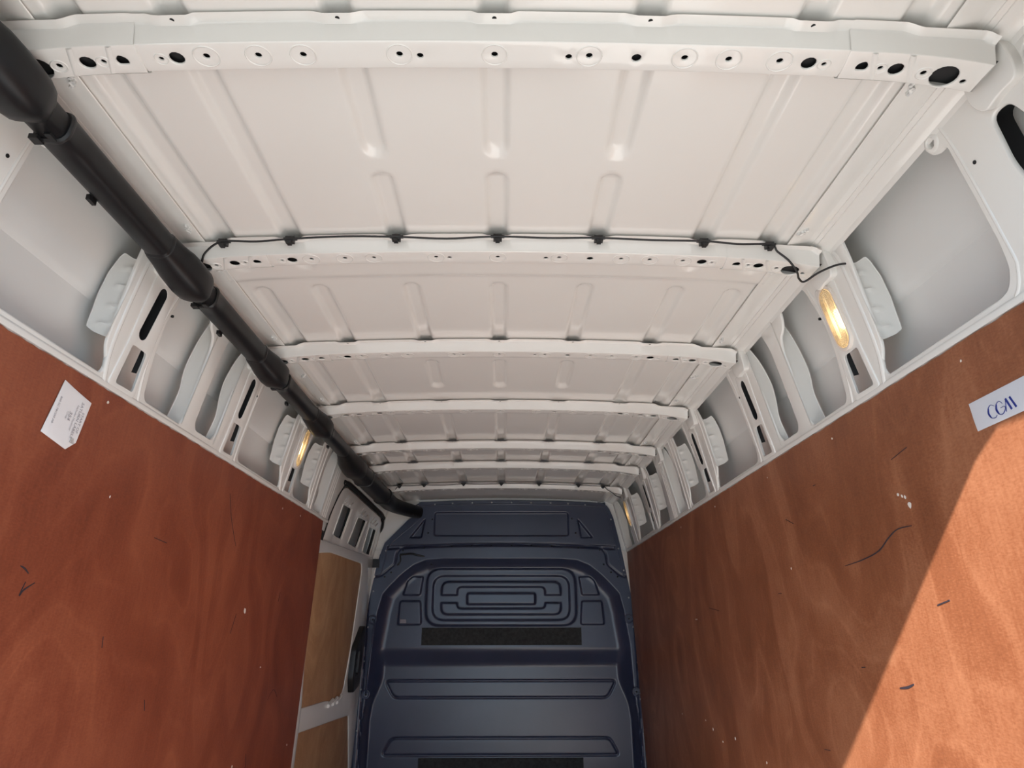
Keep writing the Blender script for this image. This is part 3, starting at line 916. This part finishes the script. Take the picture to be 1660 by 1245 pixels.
for a, b in runs:
    secs = [dsec(a, CX, CH, .0325, 1, .16), dsec(a + .004, CX, CH, .0305, 1, .14)]
    for k in range(1, 8): secs.append(dsec(a + (b - a) * k / 8, CX, CH, .0302, 1, .14))
    secs.append(dsec(b, CX, CH, .0302, 1, .14))
    d = MB().loft(secs).build('duct_section', M_DUCT, duct, 40)
    m = MB()
    ym = a + (b - a) * .42
    m.box(CX - .0335, CX - .026, ym, ym + .022, CH - .031, CH - .020)
    m.build('side_tab', M_BLACK, d, 30)
secs = []
for y, x, h, r in ((3.10, CX, CH, .030), (3.16, CX - .002, CH - .006, .037), (3.22, CX - .004, CH - .016, .046), (3.30, CX + .004, CH - .026, .054), (3.38, CX + .004, CH - .026, .056), (3.42, CX + .002, CH - .020, .052)):
    secs.append(dsec(y, x, h, r, .95, .15))
MB().loft(secs).build('duct_boot', M_DUCT, duct, 40)
secs = []
for y, x, h, r in ((3.42, CX + .002, CH - .02, .050), (3.9, -.728, .772, .050), (4.15, -.722, .770, .050)): secs.append(dsec(y, x, h, r, .95, .15))
MB().loft(secs).build('duct_section', M_DUCT, duct, 40)
secs = []
for y, x, h, r in ((4.12, -.722, .770, .056), (4.16, -.722, .770, .056), (4.17, -.722, .770, .050), (4.40, -.715, .770, .050), (4.55, -.690, .775, .050), (4.68, -.650, .780, .050), (4.77, -.615, .782, .048), (4.812, -.60, .783, .047)):
    secs.append(dsec(y, x, h, r, .92, .15))
MB().loft(secs).build('duct_section', M_DUCT, duct, 40)
MB().loft([dsec(3.60 + q, -.735, .7725, r, .95, .15) for q, r in ((0, .050), (.003, .0545), (.02, .0545), (.023, .05))]).build('duct_band', M_BLACK, duct, 40)
m = MB(); m.box(-.63, -.605, 4.69, 4.70, .745, .765); m.box(-.618, -.612, 4.685, 4.692, .75, .76)
m.build('duct_sticker', M_PRINT, duct, None)

# ------------------------------------------------------------------ wiring looms
def clip_mesh(x, y, h):
    m = MB(); m.box(x - .010, x + .010, y - .008, y + .006, h - .010, h + .004); m.box(x - .005, x + .005, y - .010, y + .002, h - .016, h - .008)
    m.box(x - .016, x + .016, y - .003, y + .003, h - .002, h + .003)
    return m
def loom(bow, label, rr, left, right):
    y0 = BOWS[bow] - .050
    root = empty('wiring_loom', (0, y0, float(bow_h(0)) + .02))
    tag(root, label, 'wire', 'black wires clipped to the roof')
    xs = sorted(RIB_IN + RIB_MID + RIB_OUT); P = []
    for i, x in enumerate(xs):
        P.append((x, y0 - .008, float(bow_h(x)) + .022))
        if i < len(xs) - 1:
            xm = (x + xs[i + 1]) / 2
            P.append((xm, y0 - .006 + random.uniform(-.003, .003), float(bow_h(xm)) + .022 + random.uniform(-.004, .004)))
    MB().tube(spline(left + P + right, 6), rr, 7).build('wire', M_BLACK, root, 60)
    for x in xs: clip_mesh(x, y0, float(bow_h(x)) + .026).build('wire_clip', M_BLACK, root, None)
    return root
loom(1, 'thin black wire clipped along the second roof crossbeam from the camera', .0026,
     [(-.716, 1.447, .822), (-.700, 1.42, .818), (-.685, 1.400, .835)],
     [(.662, 1.395, .842), (.690, 1.403, .822), (.712, 1.418, .800), (.725, 1.440, .795), (.742, 1.450, .792), (.765, 1.42, .800), (.790, 1.385, .800), (.812, 1.365, .794)])
loom(6, 'thin black wire clipped along the farthest roof crossbeam near the bulkhead', .0024,
     [(-.668, 4.265, .838)], [(.672, 4.262, .836), (.70, 4.265, .82), (.725, 4.27, .80), (.755, 4.275, .79)])

# ------------------------------------------------------------------ bulkhead
bulk = empty('bulkhead', (0, Y_FRONT, -1.15))
tag(bulk, 'dark blue-grey moulded plastic bulkhead closing off the cab', 'bulkhead')
hl = [-1.15, -.80, -.40, 0, .165, .34, .47, .571, .728, .766, .79, .812, .835, .850, .875]
xl = [-.95, -.945, -.931, -.914, -.905, -.872, -.845, -.811, -.660, -.607, -.625, -.640, -.625, -.600, -.56]
hr = [-1.15, -.80, -.40, 0, .165, .306, .558, .743, .82, .848, .862, .875]
xr = [.95, .94, .925, .908, .893, .868, .828, .790, .765, .748, .720, .68]
def rrect(x0, x1, h0, h1, r): return fillet([(x0, h0), (x1, h0), (x1, h1), (x0, h1)], r, 6)
POCKET = [(-.40, .466), (-.524, .457), (-.604, .424), (-.656, .385), (-.702, .345), (-.765, .28), (-.803, .235), (-.832, .114), (-.838, .05), (-.858, -.084), (-.866, -.32), (-.874, -.44), (-.888, -.55), (-.89, -1.3)]
POCKET = POCKET + [(-x, h) for x, h in POCKET[::-1]]
TRI = fillet([(.538, .736), (.559, .609), (.637, .609)], .006, 3)
TRAP1 = fillet([(-.770, -.316), (.770, -.316), (.710, -.419), (-.710, -.419)], .03, 4)
TRAP2 = fillet([(-.712, -.659), (.712, -.659), (.768, -.758), (-.768, -.758)], .03, 4)
BOX1 = fillet([(.538, .348), (.61, .350), (.645, .32), (.673, .228), (.556, .228)], .012, 3)
BOX2 = fillet([(.552, .188), (.690, .188), (.700, .037), (.540, .037)], .014, 3)
def bulk_depth(q):
    x, h = q[:, 0], q[:, 1]
    e = lambda poly, w=.010: smooth01((sdist(q, poly) + w * .5) / w)
    grv = lambda poly, w=.006: np.exp(-(sdist(q, poly) / w) ** 2)
    d = np.zeros(len(q))
    ps = sdist(q, POCKET)
    wd = .088 - .056 * smooth01((-.28 - h) / .2)
    uu = np.clip(ps / wd, 0, 1)
    side = 1 - (1 - uu) ** 2.2
    d += .062 * side
    d += .050 * smooth01((-.105 - h) / .13) * smooth01((ps - .0) / wd)
    mir = np.stack([np.abs(x), h], 1)
    em = lambda poly, w=.010: smooth01((sdist(mir, poly) + w * .5) / w)
    d += .014 * em(rrect(-.47, .47, .622, .783, .02)) + .018 * em(TRI)
    d -= .017 * e(rrect(-.513, .513, .030, .401, .10), .016)
    d += .014 * e(rrect(-.468, .468, .065, .354, .08), .014)
    inner = e(rrect(-.408, .408, .101, .315, .05), .012)
    bar = np.maximum(e(rrect(-.302, .302, .139, .281, .035), .012), smooth01((.030 - np.abs(h - .2015)) / .010) * e(rrect(-.42, .42, .10, .31, .01)))
    d -= .020 * inner * (1 - bar)
    d -= .018 * e(rrect(-.233, .233, .167, .239, .015), .014)
    d -= .013 * (em(BOX1) + em(BOX2))
    d += .009 * (grv(TRAP1, .005) + grv(TRAP2, .005))
    # seams of the two mouldings
    seam = .577 - .034 * x * x
    lip = np.abs(x) < .79
    d += np.where(lip, .012 * smooth01((seam - h) / .008) * smooth01((h - (.548 - .04 * x * x)) / .008 + 0), 0)
    strip = fillet([(-.68, .551), (-.725, .505), (-.732, .430), (-.825, .352), (-.9, .34), (-.9, -1.3), (.9, -1.3), (.9, .34), (.825, .352), (.732, .430), (.725, .505), (.68, .551), (0, .567)], .02, 4)
    d += .008 * grv(strip, .005)
    # border rib round the top panel
    return d
def bulk_grid(name, v0, v1, ny, parent):
    nx = 330
    V = []
    for j in range(ny + 1):
        v = v0 + (v1 - v0) * j / ny
        hb = -1.15 + (.868 + 1.15) * v
        a, b = np.interp(hb, hl, xl), np.interp(hb, hr, xr)
        x = np.linspace(a, b, nx + 1)
        top = smooth01((v - .93) / .07)
        h = hb - top * (.030 * x * x)
        V.append(np.stack([x, h], 1))
    q = np.concatenate(V)
    d = bulk_depth(q)
    # flange lip: turned edge
    n = nx + 1
    P = np.stack([q[:, 0], Y_FRONT + d, q[:, 1]], 1)
    Fc = [(r * n + c, r * n + c + 1, (r + 1) * n + c + 1, (r + 1) * n + c) for r in range(ny) for c in range(nx)]
    return mk(name, P, Fc, M_BULK, parent, 70)
vs = (.566 + 1.15) / (.868 + 1.15)
LOWP = bulk_grid('lower_moulding', 0, vs, 330, bulk)
UPP = bulk_grid('upper_moulding', vs, 1.0, 70, bulk)
# raised rim of the upper moulding
def bpath(pts, r, name, mat, parent, off=0.0):
    q = np.array(pts); d = bulk_depth(q)
    MB().tube([(p[0], Y_FRONT + dd - off, p[1]) for p, dd in zip(q, d)], r, 8).build(name, mat, parent, 60)
rim = [(.842, .345), (.80, .56), (.762, .735), (.735, .805), (.700, .826), (.35, .838), (0, .842), (-.35, .836), (-.56, .826), (-.578, .79), (-.570, .755), (-.60, .715), (-.775, .558), (-.80, .46), (-.825, .36)]
bpath(spline(rim, 8), .005, 'rim_bead', M_BULK, UPP, -.002)
bpath(spline([(-.79, .553), (-.5, .566), (0, .5745), (.5, .566), (.79, .553)], 10), .0045, 'lower_bead', M_BULK, UPP, .001)
def dome(m, x, h, r, dd):
    secs = []
    for k, (rr, o) in enumerate(((1, 0), (.85, .5), (.45, .8), (.05, .9))):
        secs.append([(x + r * rr * math.cos(a), Y_FRONT + dd - o * r, h + r * rr * math.sin(a)) for a in np.linspace(0, 2 * math.pi, 9)[:-1]])
    m.loft(secs, True, True)
RIV = [(-.592, .831), (-.471, .841), (-.347, .847), (-.208, .851), (-.07, .854), (.071, .854), (.21, .852), (.349, .850), (.473, .846), (.594, .837), (.772, .735), (.815, .534), (.843, .388), (.866, .208), (.885, .02), (.899, -.2), (.905, -.42), (.915, -.62),
       (-.80, .52), (-.868, .25), (-.887, .02), (-.899, -.19), (-.906, -.36), (-.915, -.60)]
for x, h in RIV:
    m = MB(); dome(m, x, h, .0062, float(bulk_depth(np.array([[x, h]]))[0])); m.build('rivet', M_RIVET, bulk, 60)
BOLT = [(-.681, .521), (-.537, .537), (-.346, .551), (-.208, .554), (-.07, .555), (.071, .555), (.209, .554), (.35, .551), (.536, .538), (.684, .524), (.707, .427), (.755, .374), (.798, .345), (-.707, .427), (-.755, .374), (-.798, .345),
        (-.487, .735), (-.513, .64), (.497, .74), (.52, .64), (-.485, .43)]
for x, h in BOLT:
    m = MB(); dome(m, x, h, .0065, float(bulk_depth(np.array([[x, h]]))[0]) - .0005); m.build('bolt', M_BLACK, bulk, 60)
# anti slip pads
def pad(x0, x1, h0, h1):
    q = np.array([(x, h) for h in (h0, h1) for x in (x0, x1)]); d = float(bulk_depth(q).min())
    m = MB().box(x0, x1, Y_FRONT + d - .004, Y_FRONT + d + .004, h0, h1); m.build('anti_slip_pad', M_PAD, bulk, None)
pad(-.535, .543, -.094, .017)
pad(-.53, .533, -.99, -.772)
# lashing eyes and the upright bar
def eye(x, h, r=.024):
    d = float(bulk_depth(np.array([[x, h]]))[0]); m = MB()
    pts = [(x + r * math.cos(a), Y_FRONT + d - .012, h + r * math.sin(a)) for a in np.linspace(0, 2 * math.pi, 17)]
    m.tube(pts, .006, 7, False)
    m.tube([(x, Y_FRONT + d + .002, h), (x, Y_FRONT + d - .010, h)], r * .8, 14)
    e_ = m.build('lashing_eye', M_BULK, bulk, 60)
    m = MB(); dome(m, x, h, .007, d - .010); m.build('eye_bolt', M_BLACK, e_, 60)
eye(-.858, .068); eye(-.872, -.388); eye(.858, .072); eye(.880, -.376)
MB().tube([(-.848, Y_FRONT + .0, .07), (-.842, Y_FRONT - .02, .05), (-.868, Y_FRONT - .02, -.36), (-.872, Y_FRONT - .0, -.388)], .0075, 8).build('upright_bar', M_BULK, bulk, 60)
m = MB().box(-.680, -.640, Y_FRONT + .030, Y_FRONT + .046, .046, .070); m.build('data_plate', M_PRINT, bulk, None)
m = MB(); m.tube(spline([(-.70, Y_FRONT + .0, .492), (-.62, Y_FRONT - .006, .497), (-.58, Y_FRONT - .004, .488), (-.53, Y_FRONT + .004, .480)], 6), .007, 7)
m.tube(spline([(-.70, Y_FRONT, .49), (-.695, Y_FRONT, .45), (-.715, Y_FRONT, .42)], 6), .006, 7)
m.build('cable_tail', M_BLACK, bulk, 60)
m = MB().box(-.885, -.838, Y_FRONT - .012, Y_FRONT + .006, .405, .462); m.build('edge_cover', M_BLACK, bulk, None)
# white flanges of the body beside the bulkhead
for s in (-1, 1):
    secs = []
    for h in np.linspace(-1.15, .52, 20):
        xo = np.interp(h, hr, xr)
        secs.append([(s * (xo + .002), Y_FRONT + .004, h), (s * (xo + .012), Y_FRONT - .004, h), (s * (xo + .030), Y_FRONT + .002, h), (s * (xo + .09), Y_FRONT + .02, h)])
    o = MB().loft(secs, closed=False).build('trim_2' if s < 0 else 'trim_3', M_PAINT, None, 50)
    tag(o, 'narrow white pillar edge beside the ' + ('left' if s < 0 else 'right') + ' edge of the bulkhead', kind='structure')
# closing sheet behind the bulkhead and the gusset in the upper left corner
m = MB().box(-1.0, 1.0, Y_FRONT + .12, Y_FRONT + .14, -1.2, .95); o = m.build('cab_closure', M_DARK, bulk, None)
V, Fc = sheet([(-.885, .45), (-.60, .76), (-.58, .90), (-.90, .90)], [], .003, .006)
mk('corner_gusset', [(a, Y_FRONT + .018 - c, b) for a, b, c in V], Fc, M_PAINT, W_L)
V, Fc = sheet([(.80, .50), (.74, .86), (.60, .91), (.95, .91), (.95, .50)], [], .003, .006)
mk('corner_gusset', [(a, Y_FRONT + .022 - c, b) for a, b, c in V], Fc, M_PAINT, W_R)

# ------------------------------------------------------------------ sliding door on the left
door = empty('door_1', (-.92, 4.1, -1.15))
tag(door, 'white sliding side door with plywood inserts and three upright slots', kind='structure')
S1 = [(3.680, .135), (3.860, .142), (3.830, -.032), (3.662, -.032)]
S2 = [(4.085, .130), (4.300, .140), (4.240, -.034), (4.030, -.034)]
S3 = [(4.45, .122), (4.665, .132), (4.680, -.033), (4.455, -.033)]
dout = fillet([(3.478, -.14), (3.482, .03), (3.522, .14), (3.575, .200), (3.64, .225), (4.66, .225), (4.78, .205), (4.84, .13), (4.84, -.14)], .02, 4)
frame_sheet('upper_panel', -1, dout, [fillet(q, .014, 4) for q in (S1, S2, S3)], M_PAINT, door, lift=-.006, bevel=.005, depth=.012, hole_bevel=.0025)
# dark seal in the gap round the door
sl = spline([(3.468, -.16), (3.466, .03), (3.505, .145), (3.56, .212), (3.62, .243), (4.70, .245), (4.80, .22), (4.85, .14), (4.85, -.05)], 8)
m = MB().tube([FP(-1, a, b, -.010) for a, b in sl], .013, 8); m.build('door_seal', M_RUBBER, door, 60)
m = MB(); secs = []
for a, b in sl: secs.append([FP(-1, a, b, -.012), FP(-1, a + .03, b - .012, -.016)])
m.loft(secs, closed=False); m.build('seal_channel', M_RUBBER, door, 60)
for q in (S1, S2, S3):  # dark plates added to paint shade inside the door slots
    MB().loft([[FP(-1, y, t, c) for t in (-.05, .16)] for y, c in ((q[1][0] + .012, -.010), (q[1][0] + .010, -.029))], closed=False).build('shade_plate', M_SHADE, door)
# louvre gussets above the slots
for q in (S1, S2, S3):
    for k in range(3):
        y0 = q[0][0] + (q[1][0] - q[0][0]) * (k + .3) / 3
        MB().tube([FP(-1, y0 - .02, .150, -.004), FP(-1, y0 + .03, .195 - .01 * k, -.004)], .004, 6).build('louvre_rib', M_PAINT, door, 60)
    for e_ in (0, 1):
        a, b = (q[0], q[3]) if e_ == 0 else (q[1], q[2])
        MB().tube([FP(-1, a[0] + (.020 if e_ else -.020), a[1], -.007), FP(-1, b[0] + (.020 if e_ else -.020), b[1], -.007)], .0045, 7).build('slot_bead', M_PAINT, door, 60)
# inner side of the door below: panel with a window-like recess for the plywood
def dp(y, h, off=0.0): return (-(ply_x(h) - off + .010), y, h)
INS = fillet([(3.375, .352), (3.64, .382), (4.44, .398), (4.475, .36), (4.40, -.10), (4.32, -.325), (4.19, -.372), (3.90, -.345), (3.375, -.335)], .03, 4)
LOWER_TOP = [(3.375, -.437), (4.50, -.480)]
frame = [(3.37, .42), (4.80, .47), (4.80, -1.13), (3.37, -1.13)]
LOW = fillet([(3.38, -.437), (4.54, -.482), (4.72, -.80), (4.72, -1.05), (3.38, -1.05)], .02, 4)
V, Fc = sheet(frame, [INS, LOW], .006, .02, step=.06)
mk('inner_panel', [dp(a, b, c) for a, b, c in V], Fc, M_PAINT, door)
V, Fc = sheet([(y, h) for y, h in fillet([(3.37, .356), (3.64, .384), (4.44, .402), (4.48, .36), (4.405, -.10), (4.325, -.330), (4.19, -.378), (3.37, -.338)], .03, 4)], [], .001, .006, step=.1)
mk('plywood_insert', [dp(a, b, c - .006) for a, b, c in V], Fc, M_PLY_D, door)
V, Fc = sheet(fillet([(3.37, -.430), (4.55, -.478), (4.73, -.80), (4.73, -1.06), (3.37, -1.06)], .02, 4), [], .001, .006, step=.1)
mk('plywood_insert', [dp(a, b, c - .006) for a, b, c in V], Fc, M_PLY_D, door)
# ledge pressings under the upper insert
m = MB()
for a in (3.95, 4.05, 4.15): m.tube([dp(a, -.375, .004), dp(a + .10, -.352, .004)], .010, 7)
m.build('pressing', M_PAINT, door, 60)
# latch
m = MB()
LT = [(4.58, .030), (4.40, -.10), (4.385, -.27), (4.44, -.352), (4.60, -.318), (4.63, -.10), (4.64, .02)]
V, Fc = sheet(fillet(LT, .02, 3), [fillet([(4.455, -.13), (4.52, -.115), (4.515, -.25), (4.44, -.255)], .01, 3)], .006, .035)
mk('latch', [dp(a, b, .034 + c) for a, b, c in V], Fc, M_BLACK, door)
# white pillar strip just in front of the plywood
V, Fc = sheet([(3.355, -1.13), (3.43, -1.13), (3.43, -.34), (3.385, -.15), (3.372, .1), (3.372, .5), (3.355, .5)], [], .004, .012)
o = mk('trim_4', [dp(a, b, .006 + c) for a, b, c in V], Fc, M_PAINT, None)
tag(o, 'white door pillar strip at the front edge of the left plywood', kind='structure')
# outer skin of the door behind the slots is the wall skin; the dark plates there only paint the slot shade
